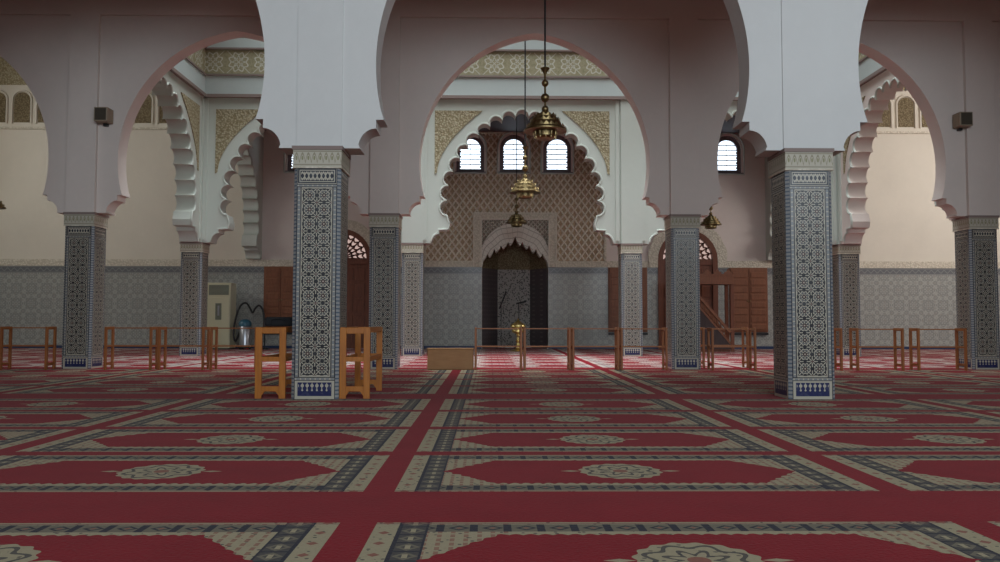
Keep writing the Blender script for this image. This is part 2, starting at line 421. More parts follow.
def arch_plain():
    """left half, bottom to apex, bay centre at 0"""
    P = [(-BAY/2+HW, Z0), (-3.2, Z0)]
    P += [(-2.95-.28*math.cos(t*PI/2/8), Z0+.32*math.sin(t*PI/2/8)) for t in range(1, 9)]
    P += [(-2.95, 4.39), (-2.83, 4.39)]
    R, e, c = 3.387, .427, 5.29
    a0 = math.asin((4.39-c)/R)+.01; a1 = math.acos(e/R)
    P += [(e-R*math.cos(a0+(a1-a0)*i/40), c+R*math.sin(a0+(a1-a0)*i/40)) for i in range(1, 41)]
    P[-1] = (0, P[-1][1])
    return P
LOBES = [(-2.72,5.16),(-2.72,5.72),(-2.62,6.22),(-2.40,6.74),(-2.13,7.20),(-1.78,7.63),(-1.38,8.0),(-.95,8.27),(-.49,8.46),(0,8.53)]
def arch_lobed():
    P = [(-BAY/2+HW, Z0), (-3.2, Z0)]
    P += [(-2.93-.27*math.cos(t*PI/2/8), Z0+.34*math.sin(t*PI/2/8)) for t in range(1, 9)]
    P += [(-2.93, 4.40), (-2.60, 4.42), (-2.56, 4.62), (-2.62, 4.80)]
    cusp = [(-2.64, 4.90)]
    for a, b in zip(LOBES, LOBES[1:]):
        mx_, mz = (a[0]+b[0])/2, (a[1]+b[1])/2
        L = math.hypot(mx_, mz-5.6); cusp.append((mx_-mx_/max(L, .1)*.06, mz-(mz-5.6)/max(L, .1)*.06))
    for i in range(len(LOBES)):
        last = i == len(LOBES)-1
        a = cusp[i]; b = (-a[0], a[1]) if last else cusp[i+1]
        hx, hz = (b[0]-a[0])/2, (b[1]-a[1])/2; mx_, mz = (a[0]+b[0])/2, (a[1]+b[1])/2
        L = math.hypot(hx, hz); nx, nz = -hz/L, hx/L; n = 10; h = .25
        for k in range(0 if i == 0 else 1, (n//2 if last else n)+1):
            t = PI*k/n; cc = math.cos(t); w = 1.0
            P.append((mx_-hx*cc*w+nx*h*math.sin(t), mz-hz*cc*w+nz*h*math.sin(t)))
    P[-1] = (0, P[-1][1])
    return P
def full(half): return half+[(-x, z) for x, z in half[::-1][1:]]
AP, AL = full(arch_plain()), full(arch_lobed())
AB = [(x*1.06 if abs(x) < 3.3 else x, z) for x, z in AP]
def dedupe(P):
    Q = [P[0]]
    for p in P[1:]:
        if math.hypot(p[0]-Q[-1][0], p[1]-Q[-1][1]) > 1e-3: Q.append(p)
    if math.hypot(Q[0][0]-Q[-1][0], Q[0][1]-Q[-1][1]) < 1e-3: Q.pop()
    return Q
def arcade_outline(centres, a0, a1, ztop, prof, scale=1.0):
    """wall outline with arch openings cut from its foot at the capitals"""
    P = [(a0, Z0), (a0, ztop), (a1, ztop), (a1, Z0)]
    for c in sorted(centres, reverse=True):
        P += [(c+x*scale, z) for x, z in prof[::-1]]
    return dedupe(P)
def arcade_from_piers(piers, a0, a1, ztop, prof):
    P = [(a0, Z0), (a0, ztop), (a1, ztop), (a1, Z0)]
    for p, q in reversed(list(zip(piers, piers[1:]))):
        P += [((p+q)/2+x*(q-p)/BAY, z) for x, z in prof[::-1]]
    return dedupe(P)
def bead(mb, prof, fn, r=.035, skip=0):
    pts = [fn(x, z) for x, z in prof[skip:len(prof)-skip]]; mb.tube(pts, r, 6)

# floor and carpet
struct(MB().box(-XW-1, XW+1, -16, 41, -.4, -.03), 'floor', M_roof)
tag(MB().box(-XW+.12, XW-.12, -15, R2+.40, -.03, 0).build('prayer_carpet', M_carpet), 'dark red fitted prayer carpet with bordered rug panels, foreground up to the wooden barrier', 'carpet')
tag(MB().box(-XW+.12, XW-.12, R2+.42, RB-.02, -.03, 0).build('prayer_carpet', M_carpet2), 'red prayer carpet in paler tones on the floor beyond the wooden barrier', 'carpet')

# near arcade (tall, closes the central court)
mb = MB(); cs = [-2*BAY, -BAY, 0, BAY, 2*BAY]
PIERS1 = [-19.3, -11.6, -3.862, 3.865, 11.55, 19.3]
mb.xz(arcade_from_piers(PIERS1, -XW, XW, 14.5, AP), R1+.13, R1+.66)
for c in PIERS1: mb.box(c-HW+.01, c+HW-.01, R1+.105, R1+.14, Z0+.0, 14.4)
struct(mb, 'wall_arcade_near', M_white, smooth=30)
# middle arcade with sunk panels
mb = MB()
mb.xz(arcade_outline(cs, -XW, XW, 14.5, AP), R2+.11, R2+.60)
for c in (-2.5, -1.5, -.5, .5, 1.5, 2.5): mb.box(c*BAY-HW, c*BAY+HW, R2, R2+.12, Z0, 9.02)
mb.box(-XW, XW, R2, R2+.12, 9.02, 9.6)
struct(mb, 'wall_arcade_middle', M_rose_bounce, smooth=30)
# far arcade with lobed arches, only between the outer column lines
mb = MB(); c3 = [-BAY, 0, BAY]
mb.xz(arcade_outline(c3, -XO+HW, XO-HW, 14.5, AL), R3+.07, R3+W_)
for c in (-1.5, -.5, .5, 1.5):
    w0 = HW if abs(c) < 1 else HW
    mb.box(max(c*BAY-HW, -XO-HW), min(c*BAY+HW, XO+HW), R3, R3+(.08 if abs(c) < 1 else W_), Z0, 9.05)
for c in c3:   # raised frame round each panel
    for sx in (-1, 1): mb.box(c+sx*3.38-.09, c+sx*3.38+.03, R3+.02, R3+.08, Z0+.1, 9.0)
far = struct(mb, 'wall_arcade_far', M_stucco, smooth=30)
mb = MB()
for c in c3: bead(mb, AL, lambda x, z: (c+x, R3+.07, z), .038, 2)
mb.build('lobed_edge_bead', M_stucco, far, smooth=60)

def spandrel_outline(sx):
    P = [(sx*3.08, 6.35)]
    for i in range(0, 13):
        t = i/12; P.append((sx*(3.02-1.60*t**1.55-.02), 6.40+2.22*t**.86))
    P.append((sx*3.08, 8.62)); return P
for c in c3:
    for sx in (-1, 1):
        MB().xz([(c+x, z) for x, z in spandrel_outline(sx)], R3+.045, R3+.09).build('carved_spandrel', M_carved, far)

# lengthwise arcades on the outer column lines
def side_arcade(sx, ya, yb, name, mat, face_detail):
    xc = sx*XO; yc = (ya+yb)/2; sc = ((yb-ya)/2)/(BAY/2-HW)
    prof = [(x*sc if abs(x) < 3.4 else x*sc, z) for x, z in AL]
    P = [(ya, Z0), (ya, 14.5), (yb, 14.5), (yb, Z0)]+[(yc+x, z) for x, z in prof[::-1]]
    clean = [P[0]]
    for p in P[1:]:
        if math.hypot(p[0]-clean[-1][0], p[1]-clean[-1][1]) > 1e-4: clean.append(p)
    if math.hypot(clean[0][0]-clean[-1][0], clean[0][1]-clean[-1][1]) < 1e-4: clean.pop()
    o = struct(MB().yz(clean, xc-HW+.05, xc+HW-.05), name, mat, smooth=30)
    xf = xc-sx*(HW-.05)
    mb = MB(); bead(mb, prof, lambda y, z: (xf, yc+y, z), .04, 2); mb.build('lobed_edge_bead', M_stucco, o, smooth=60)
    if face_detail:
        for sy in (-1, 1):
            MB().yz([(yc+x*sc, z) for x, z in spandrel_outline(sy)], xf-sx*.03, xf+sx*.03).build('carved_spandrel', M_carved, o)
            MB().box(min(xf, xf-sx*.05), max(xf, xf-sx*.05), yc+sy*3.38*sc-.06, yc+sy*3.38*sc+.06, Z0+.1, 9.05).build('panel_frame', M_stucco, o)
    return o
side_arcade(-1, R2+W_, R3, 'wall_lengthwise_left_front', M_stucco, True)
side_arcade(1, R2+W_, R3, 'wall_lengthwise_right_front', M_rose_bounce, True)
side_arcade(-1, R3+W_, RB, 'wall_lengthwise_left_back', M_stucco, False)
side_arcade(1, R3+W_, RB, 'wall_lengthwise_right_back', M_stucco, False)

# lantern over the bays before the end arcade: mouldings, coves, frieze on three sides
xi = XO-HW+.05
def ring(z0, z1, out, mat, name, kid=True):
    mb = MB()
    mb.box(-xi, xi, R3+.07-out, R3+.08, z0, z1); mb.box(-xi, xi, R2+W_-.01, R2+W_+out, z0, z1)
    for sx in (-1, 1): mb.box(min(sx*xi, sx*(xi-out)), max(sx*xi, sx*(xi-out)), R2+W_, R3+.07, z0, z1)
    return struct(mb, name, mat)
ring(9.03, 9.14, .12, M_line, 'trim_1')
ring(9.14, 9.80, .05, M_cove, 'trim_2')
ring(9.80, 9.86, .09, M_line, 'trim_3')
ring(9.86, 10.74, .04, M_frieze, 'trim_4')
ring(10.74, 10.80, .10, M_line, 'trim_5')
ring(10.80, 11.15, .06, M_cove, 'trim_6')
ring(11.15, 12.0, .04, M_frieze, 'trim_7')

# ------------------------------------------------------------------ end wall
def arch_hole(cx, w, z0, zs, n=12):
    """arched opening: half width w, sill z0, springing zs"""
    return [(cx-w, z0), (cx-w, zs)]+[(cx-w*math.cos(PI*i/n), zs+w*math.sin(PI*i/n)) for i in range(1, n)]+[(cx+w, zs), (cx+w, z0)]
WIN = [-2.0, -.06, 1.88, -9.52, 9.52]
def mihrab_open():
    L = [(-1.46, 0), (-1.46, 3.62)]
    tips = [(-1.22, 4.20), (-.92, 4.40), (-.62, 4.56), (-.31, 4.72), (0, 4.95)]
    L += [(-1.42, 3.86), (-1.34, 3.98)]
    for i, (x, z) in enumerate(tips):
        L += [(x-.055, z-.14), (x-.03, z-.04), (x, z)]
        if i < 4:
            nx, nz = tips[i+1]
            L += [(x+.03, z-.04), (x+.05, z-.12), (x+.11, z-.15), (x+.18, z-.06)]
    return full(L)
MO = mihrab_open()
DW = 1.33
door_prof = lambda cx: [(cx-DW, 0), (cx-DW, 3.95)]+[(cx-DW*math.cos(PI*i/16), 3.95+DW*math.sin(PI*i/16)) for i in range(1, 16)]+[(cx+DW, 3.95), (cx+DW, 0)]
P = [(-XW, 0), (-XW, 14.5), (XW, 14.5), (XW, 0)]+door_prof(BAY)[::-1]+MO[::-1]+door_prof(-BAY)[::-1]
wh = [arch_hole(c, .62, 7.86, 8.93) for c in WIN]
# centre part rose plaster with the bounce tint, outer parts cream
def clip_part(x0, x1, openings, holes, name, mat):
    P = [(x0, 0), (x0, 14.5), (x1, 14.5), (x1, 0)]
    for o in sorted(openings, key=lambda o: -o[0][0]): P += o[::-1]
    return struct(MB().xz(P, RB, RB+.55, holes), name, mat)
back = clip_part(-XO, XO, [door_prof(-BAY), MO, door_prof(BAY)], wh, 'wall_back', M_rose_bounce)
clip_part(-XW, -XO, [], [], 'wall_back_left', M_cream)
clip_part(XO, XW, [], [], 'wall_back_right', M_cream)
# dado
for i, (a, b) in enumerate([(-XW, -BAY-DW), (-BAY+DW, -1.47), (1.47, BAY-DW), (BAY+DW, XW)]):
    o = struct(MB().box(a, b, RB-.05, RB, 0, 3.60), 'trim_%d' % (8+i), M_dado)
    if abs(a+b) > 20: MB().box(a, b, RB-.07, RB, 3.60, 3.90).build('carved_border', M_border, o)
    else:
        MB().box(a, b, RB-.06, RB, 3.60, 3.88).build('carved_border', M_border, o)
# high blind arches of the side bays
for sx in (-1, 1):
    o = struct(MB().box(min(sx*XO, sx*XW), max(sx*XO, sx*XW), RB-.09, RB, 9.66, 9.76), 'trim_%d' % (12 if sx < 0 else 13), M_border)
    MB().box(min(sx*XO, sx*XW), max(sx*XO, sx*XW), RB-.05, RB, 11.65, 12.9).build('carved_band', M_carved, o)
    for k in range(11):
        x = sx*(12.25+1.07*k)
        MB().xz(arch_hole(x, .35, 9.97, 10.97), RB-.02, RB).build('carved_niche_panel', M_nichebrown, o)
        fr = MB(); fr.tube([(a, RB-.03, z) for a, z in arch_hole(x, .42, 9.92, 10.97)], .05, 6); fr.build('niche_surround', M_cream, o, smooth=60)
# lattice field round the mihrab
rect = lambda x0, x1, z0, z1: [(x0, z0), (x0, z1), (x1, z1), (x1, z0)]
MF = 1.83
P = [(-4.0, 3.88), (-4.0, 9.58), (4.0, 9.58), (4.0, 3.88), (MF, 3.88), (MF, 5.98), (-MF, 5.98), (-MF, 3.88)]
lat = MB().xz(P, RB-.05, RB, [arch_hole(c, .72, 7.78, 8.93) for c in WIN[:3]]).build('sebka_lattice', M_sebka, back)
mb = MB().box(-4.0, 4.0, RB-.08, RB, 9.56, 9.64)
for sx in (-1, 1): mb.box(sx*4.0-.05, sx*4.0+.05, RB-.07, RB, 3.9, 9.56)
mb.build('lattice_frame', M_border, back)
# mihrab frame
frame = MB()
frame.xz([(-MF, 3.6), (-MF, 6.0), (MF, 6.0), (MF, 3.6), (1.50, 3.6), (1.50, 5.72), (-1.50, 5.72), (-1.50, 3.6)], RB-.12, RB)
mih = frame.build('mihrab_frame', M_border, back)
fin = MB()
for w, z in ((MF, 6.0), (1.50, 5.72)):
    for sx in (-1, 1): fin.box(sx*w-.025, sx*w+.025, RB-.15, RB-.1, 3.6, z)
    fin.box(-w-.025, w+.025, RB-.15, RB-.1, z-.025, z+.025)
fin.build('frame_fillet', M_cream, mih)
outerarc = [(-1.50, 3.62), (-1.50, 4.15)]+[(-1.50*math.cos(t), 4.15+1.50*math.sin(t)*.93) for t in [PI/2*i/12 for i in range(1, 13)]]
ring_o = full(outerarc)
MB().xz(ring_o+[(x, z) for x, z in MO[::-1] if z > 3.6], RB-.10, RB).build('voussoir_band', M_vous, mih)
for sx in (-1, 1):
    P = [(sx*1.5, 5.70), (sx*1.5, 4.3)]+[(sx*abs(x), z) for x, z in outerarc[3:]]+[(0, 5.70)]
    MB().xz(P, RB-.07, RB).build('fine_lattice_spandrel', M_sebka2, mih)
# the niche itself
plan = [(-1.46, RB+.02), (-1.46, RB+.6), (-.75, RB+1.75), (.75, RB+1.75), (1.46, RB+.6), (1.46, RB+.02)]
for i, (p, q) in enumerate(zip(plan, plan[1:])):
    m = MB(); d = (Vector(q)-Vector(p)).normalized(); nx, ny = d.y*-.12, d.x*.12
    def quad(mm, z0, z1):
        vs = [(p[0], p[1]), (q[0], q[1]), (q[0]+nx, q[1]+ny), (p[0]+nx, p[1]+ny)]
        lo = [mm.b.verts.new((a, b, z0)) for a, b in vs]; hi = [mm.b.verts.new((a, b, z1)) for a, b in vs]
        mm.b.faces.new(lo[::-1]); mm.b.faces.new(hi)
        for k_ in range(4): mm.b.faces.new((lo[k_], lo[(k_+1)%4], hi[(k_+1)%4], hi[k_]))
    quad(m, 0, 3.6); m.build('niche_tiled_wall', M_nichetile if i == 2 else M_nicheside, mih)
    m = MB(); quad(m, 3.6, 5.4); m.build('niche_upper_wall', M_nichebrown, mih)
MB().box(-1.6, 1.6, RB+.5, RB+1.95, 5.4, 5.6).build('niche_vault', M_nichebrown, mih)

MB().xz(rect(-1.44, 1.44, -.03, 0), RB-.02, RB+1.7).build('niche_floor_carpet', M_carpet2, mih)
# windows
def window(i, cx):
    w = empty('window_%d' % i, (cx, RB, 7.8), kind='structure')
    def add(mb, name, mat, par=w):
        o = mb.build(name, mat); o.parent = par
        o.location = (-cx*S, -RB*S, -7.8*S) if par is w else (0, 0, 0); return o
    fr = MB().xz(arch_hole(cx, .68, 7.80, 8.93), RB+.10, RB+.2, [arch_hole(cx, .46, 8.0, 8.90)])
    add(fr, 'window_frame', M_winwood)
    rim = MB(); rim.tube([(a, RB-.06, z) for a, z in arch_hole(cx, .72, 7.78, 8.93)+[(cx-.72, 7.78)]], .04, 6)
    add(rim, 'window_surround', M_stucco)
    add(MB().box(cx-.7, cx+.7, RB-.04, RB+.2, 7.76, 7.86), 'window_sill', M_winwood)
    bars = MB()
    for z in (8.22, 8.45, 8.68, 8.91, 9.12): bars.box(cx-.47, cx+.47, RB+.13, RB+.17, z-.02, z+.02)
    for x in (0,): bars.box(cx+x-.008, cx+x+.008, RB+.14, RB+.16, 8.0, 9.3)
    for z in (8.1, 8.33, 8.56, 8.79):
        for sx in (-1, 1): bars.lathe([(0, -.05), (.05, -.04), (.06, 0), (.05, .04), (0, .05)], cx+sx*.46, RB+.15, 8, z)
    add(bars, 'glazing_bars', M_winwood)
    add(MB().box(cx-.5, cx+.5, RB+.17, RB+.19, 7.98, 9.4), 'pane', M_glass)
for i, c in enumerate(WIN): window(i+1, c)

# arched doors with fanlights
def door(i, cx):
    d = empty('door_%d' % i, (cx, RB, 0), kind='structure')
    def add(mb, name, mat, par=d, **k):
        for v in mb.b.verts: v.co -= Vector((cx, RB, 0))
        return mb.build(name, mat, par, **k)
    L = door_prof(cx)
    inn = [(cx-DW+.22, 0), (cx-DW+.22, 3.9)]+[(cx-(DW-.22)*math.cos(PI*k/16), 3.95+(DW-.22)*math.sin(PI*k/16)) for k in range(1, 16)]+[(cx+DW-.22, 3.9), (cx+DW-.22, 0)]
    add(MB().xz(L+inn[::-1], RB-.10, RB+.15), 'door_frame', M_cedar)
    add(MB().box(cx-DW+.2, cx+DW-.2, RB-.05, RB+.12, 3.72, 3.95), 'transom', M_cedar)
    for sx in (-1, 1):
        a, b = sorted((cx+sx*.01, cx+sx*(DW-.22)))
        m = MB().box(a, b, RB+.02, RB+.10, 0, 3.72)
        for k in range(5):
            for s2 in (0, 1):
                xx = a+.09+s2*.5*(b-a-.06); m.box(xx, xx+(b-a)/2-.14, RB-.01, RB+.03, .2+k*.7, .74+k*.7)
        lf = add(m, 'door_leaf', M_cedar, bevel=.01)
        h = MB().tube([(cx+sx*.09, RB+.02, 1.7), (cx+sx*.09, RB-.06, 1.75), (cx+sx*.09, RB-.06, 1.95), (cx+sx*.09, RB+.02, 2.0)], .02, 6)
        add(h, 'door_handle', M_brass, lf)
    g = MB(); Rf = DW-.2
    for a in range(0, 13):
        t = PI*a/12; g.bar((cx+.2*math.cos(t), RB+.05, 3.97+.2*math.sin(t)), (cx+Rf*math.cos(t), RB+.05, 3.95+Rf*math.sin(t)), .045)
    for rr in (.42, .66, .90):
        for a in range(24):
            t, t2 = PI*a/24, PI*(a+1)/24; r_, r2_ = (rr, rr+.12) if a % 2 else (rr+.12, rr)
            g.bar((cx+r_*math.cos(t), RB+.05, 3.97+r_*math.sin(t)), (cx+r2_*math.cos(t2), RB+.05, 3.97+r2_*math.sin(t2)), .045)
    g.lathe([(0, -.2), (.2, -.14), (.25, 0), (.2, .14), (0, .2)], cx, RB+.05, 10, 4.0)
    fan = add(g, 'fanlight_grille', M_cedar)
    add(MB().xz([(cx-Rf, 3.95)]+[(cx-Rf*math.cos(PI*k/16), 3.95+Rf*math.sin(PI*k/16)) for k in range(1, 16)]+[(cx+Rf, 3.95)], RB+.09, RB+.11), 'fanlight_pane', M_glass2)
    # lobed plaster surround above the dado
    so = []
    for k in range(0, 33):
        t = PI*k/32; rr = 1.74+.05*abs(math.sin(t*7)); so.append((cx-rr*math.cos(t), 3.95+rr*math.sin(t)))
    so = [(cx-1.74, 3.6)]+so+[(cx+1.74, 3.6)]
    si = [p for p in L if p[1] > 3.6]; si = [(cx-DW, 3.6)]+si+[(cx+DW, 3.6)]
    add(MB().xz(so+si[::-1], RB-.09, RB), 'plaster_surround', M_border)
door(1, -BAY); door(2, BAY)

# panelled shutters set over the dado
def shutter(x0, x1, label, group=None):
    t = empty('wall_cupboard', ((x0+x1)/2, RB-.06, .62), label, 'cupboard', group)
    w = (x1-x0)/2
    m = MB().box(-w, w, -.06, .03, .12, 2.98); m.build('cupboard_frame', M_shut, t, bevel=.01)
    MB().box(-w, w, -.10, .03, .0, .10).build('dark_gap_strip', M_black, t)  # black strip painted in for the dark gap below the doors
    for sx in (-1, 1):
        a, b = sorted((sx*.015, sx*(w-.06)))
        d = MB().box(a, b, -.10, -.05, .18, 2.92)
        n = 8
        for k in range(n):
            z = .24+k*(2.62/n)
            d.box(a+.07, b-.07, -.13, -.09, z, z+2.62/n-.09)
        dd = d.build('cupboard_door', M_shut, t, bevel=.012)
        MB().lathe([(0, -.03), (.03, -.02), (.03, .02), (0, .03)], sx*.05, -.13, 8, 1.5).build('knob', M_brass, dd)
shutter(-11.05, -9.55, 'brown panelled wooden cupboard doors on the end wall, left behind the near left pillar')
shutter(9.50, 11.2, 'brown panelled wooden cupboard doors on the end wall, right of the pulpit')
shutter(4.12, 5.85, 'brown panelled wooden cupboard doors half hidden by the far column right of the prayer niche')

# ------------------------------------------------------------------ side walls, rear wall, ceilings
def side_wall(sx, name):
    hole = [rect(21.5+i*3.0, 23.3+i*3.0, 8.2, 11.2) for i in range(4)]
    P = [(-15.5, 0), (-15.5, 14.5), (RB+.55, 14.5), (RB+.55, 0)]
    o = struct(MB().yz(P, sx*XW, sx*(XW+.5), hole), name, M_cream)
    a, b = sorted((sx*XW, sx*(XW-.05)))
    MB().box(a, b, -15, RB-.06, 0, 3.6).build('tiled_dado', M_dado, o)
    MB().box(a, b, -15, RB-.06, 3.6, 3.9).build('carved_border', M_border, o)
side_wall(-1, 'wall_left'); side_wall(1, 'wall_right')
struct(MB().box(-XW-.5, XW+.5, -16, -15.5, 0, 14.5), 'wall_rear', M_white)
# ceilings: low over the aisle between near and middle arcades and over the end bay, high elsewhere
struct(MB().box(-XW, XW, R1+.66, R2+.11, 9.62, 9.9), 'ceiling_aisle', M_roof)
struct(MB().box(-XO+HW-.05, XO-HW+.05, R3+W_, RB, 9.64, 9.9), 'ceiling_end_bay', M_dark)
struct(MB().box(-XW-.5, XW+.5, -16, RB+2.2, 14.5, 14.9), 'ceiling', M_roof)
struct(MB().box(-XO, XO, RB+.55, RB+2.2, 5.6, 5.9), 'ceiling_niche_roof', M_roof)


# ------------------------------------------------------------------ columns
def make_column():
    t = empty('column', (0, 0, 0), '', 'column', 'mosaic columns of the arcades')
    h, c = HW, .05
    ring8 = [(-h+c, -h), (h-c, -h), (h, -h+c), (h, h-c), (h-c, h), (-h+c, h), (-h, h-c), (-h, -h+c)]
    b = bmesh.new(); uvl = b.loops.layers.uv.new('UVMap')
    lo = [b.verts.new((x*S, y*S, 0)) for x, y in ring8]; hi = [b.verts.new((x*S, y*S, 3.6*S)) for x, y in ring8]
    for i in range(8):
        j = (i+1) % 8; f = b.faces.new((lo[i], lo[j], hi[j], hi[i])); f.material_index = i % 2
        ln = (h-c)
        for lp, (uu, vv_) in zip(f.loops, ((-ln, 0), (ln, 0), (ln, 3.6), (-ln, 3.6))): lp[uvl].uv = (uu, vv_)
    b.faces.new(hi)
    me = bpy.data.meshes.new('tiled_shaft'); b.to_mesh(me); b.free(); me.materials.append(M_shaft_near); me.materials.append(M_chamf)
    o = bpy.data.objects.new('tiled_shaft', me); COL.objects.link(o); o.parent = t
    b = bmesh.new(); uvl = b.loops.layers.uv.new('UVMap'); h2 = h+.012
    cor = [(-h2, -h2), (h2, -h2), (h2, h2), (-h2, h2)]
    lo = [b.verts.new((x*S, y*S, 3.6*S)) for x, y in cor]; hi = [b.verts.new((x*S, y*S, 3.88*S)) for x, y in cor]
    for i in range(4):
        j = (i+1) % 4; f = b.faces.new((lo[i], lo[j], hi[j], hi[i]))
        for lp, q in zip(f.loops, ((-h2, 0), (h2, 0), (h2, .28), (-h2, .28))): lp[uvl].uv = q
    b.faces.new(hi); b.faces.new(lo[::-1])
    me = bpy.data.meshes.new('capital_band'); b.to_mesh(me); b.free(); me.materials.append(M_cap)
    o = bpy.data.objects.new('capital_band', me); COL.objects.link(o); o.parent = t
    MB().box(-h-.03, h+.03, -h-.03, h+.03, 3.875, 3.935).build('abacus', M_line, t)  # shadow gap over the capital put into the brown
    MB().box(-h-.02, h+.02, -h-.02, h+.02, 3.585, 3.61).build('astragal', M_border, t)
    return t
col0 = make_column()
cols = [(-.5, R1, 'large nearest mosaic column on the left, between two orange wooden stands'),
        (.5, R1, 'large nearest mosaic column on the right, nothing leaning on it'),
        (-1.5, R1, 'near-row mosaic column just out of the frame on the left'),
        (1.5, R1, 'near-row mosaic column just out of the frame on the right'),
        (-1.5, R2, 'middle-row mosaic column at the far left of the hall'),
        (-.5, R2, 'middle-row mosaic column just right of the nearest left column'),
        (.5, R2, 'middle-row mosaic column just left of the pulpit'),
        (1.5, R2, 'middle-row mosaic column at the right edge of the photo'),
        (-2.5, R2, 'outermost middle-row mosaic column beyond the left edge'),
        (2.5, R2, 'outermost middle-row mosaic column beyond the right edge'),
        (-1.5, R3, 'far-row mosaic column left of the cream air conditioner'),
        (-.5, R3, 'far-row mosaic column just left of the prayer niche wall'),
        (.5, R3, 'far-row mosaic column just right of the prayer niche wall'),
        (1.5, R3, 'far-row mosaic column half hidden behind the nearest right column')]
for i, (c, y, lb) in enumerate(cols):
    loc = (c*BAY if y != R1 else PIERS1[int(c+2.5)], y+HW, 0)
    if i == 0: col0.location = Vector(loc)*S; col0['label'] = lb
    else: copy_tree(col0, loc, lb)

# ------------------------------------------------------------------ wooden stands used as a barrier
def make_rack(L, D, H, p, label, loc, rz=0, heavy=False):
    """long stand: two end frames of two posts and three rails, joined by thin lengthwise rails; base at its centre, long axis = x"""
    t = empty('wooden_stand', loc, label, 'wooden stand', 'wooden stands set out as a barrier', rz)
    l, d = L/2, D/2; wd = M_pine if heavy else M_pine_shade
    for sx in (-1, 1):
        xa, xb = sorted((sx*l, sx*(l-.05)))
        for sy in (-1, 1):
            ya, yb = sorted((sy*d, sy*(d-p)))
            MB().box(xa, xb, ya, yb, 0, H).build('post', wd, t, bevel=.006)
        for z0, z1 in ((H-p*.95, H), (H*.52, H*.52+p*.72), (H*.10, H*.10+p*.8)):
            MB().box(xa+.006, xb-.006, -d+p, d-p, z0, z1).build('end_rail', wd, t, bevel=.004)
        if heavy:   # small brackets under the bottom rail
            for sy in (-1, 1):
                m = MB().yz([(sy*(d-p), H*.10), (sy*(d-p-.05), H*.10), (sy*(d-p), H*.04)], xa+.006, xb-.006)
                m.build('foot_bracket', wd, t)
    r = .012 if not heavy else .035
    for sy in (-1, 1):
        y = sy*(d-.03)
        for z in (H-.03, H*.55):
            MB().box(-l+.05, l-.05, y-.02, y+.02, z-r, z+r).build('long_rail', wd, t)
    return t
make_rack(1.5, .47, 1.10, .10, 'orange wooden stand set end-on against the left side of the nearest left column', (-4.56, R1+.80, 0), PI/2, True)
make_rack(1.5, .47, 1.10, .10, 'orange wooden stand set end-on against the right side of the nearest left column', (-3.255, R1+.80, 0), PI/2, True)
yb0 = 20.2; D = .45
racks = [(-13.14, -11.99, 0, 'wooden stand at the left edge, left of the far left middle-row column'),
         (-10.60, -9.45, 0, 'wooden stand just right of the far left middle-row column'),
         (-9.29, -8.17, 0, 'wooden stand second right of the far left middle-row column'),
         (-8.02, -6.88, 0, 'wooden stand in front of the air conditioner and vacuum cleaner'),
         (-1.52, -.34, 0, 'wooden stand beside the tan box, in front of the prayer niche'),
         (-.30, .86, 0, 'wooden stand in front of the right side of the prayer niche'),
         (.90, 2.06, 0, 'wooden stand in the middle of the nave, second left of the middle-row column'),
         (2.10, 3.26, 0, 'wooden stand touching the left side of the middle-row column near the pulpit'),
         (4.36, 5.47, 0, 'wooden stand in front of the pulpit, nearer of two overlapping ones'),
         (4.40, 5.60, 1.0, 'wooden stand in front of the pulpit, rear of two overlapping ones'),
         (6.30, 7.62, 0, 'wooden stand mostly hidden behind the nearest right column'),
         (7.98, 9.16, 0, 'wooden stand second from the right edge column, right of the nearest right column'),
         (9.51, 10.74, 0, 'wooden stand touching the right edge middle-row column')]
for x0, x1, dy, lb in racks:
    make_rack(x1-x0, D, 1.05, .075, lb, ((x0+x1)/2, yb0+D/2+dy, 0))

# tan box in the barrier line
t = empty('wooden_box', (-2.12, 20.5, 0), 'low tan plywood box on the carpet at the left end of the central barrier', 'box')
MB().box(-.57, .57, -.18, .18, 0, .50).build('box_body', M_box, t, bevel=.012)
MB().box(-.585, .585, -.19, .19, .50, .53).build('box_lid', M_box, t, bevel=.006)

# black bag on the near left stand
t = empty('cloth_bag', (-4.56, R1+.80, 1.115), 'black folded cloth bag lying on top of the stand left of the nearest left column', 'bag')
MB().box(-.225, .225, -.30, .30, 0, .15).build('bag_body', M_bag, t, bevel=.035)
MB().tube([(-.12, -.305, .03), (-.11, -.31, .10), (-.05, -.32, .12), (.05, -.32, .12), (.11, -.31, .10), (.12, -.305, .03)], .012, 6).build('strap', M_bag, t)

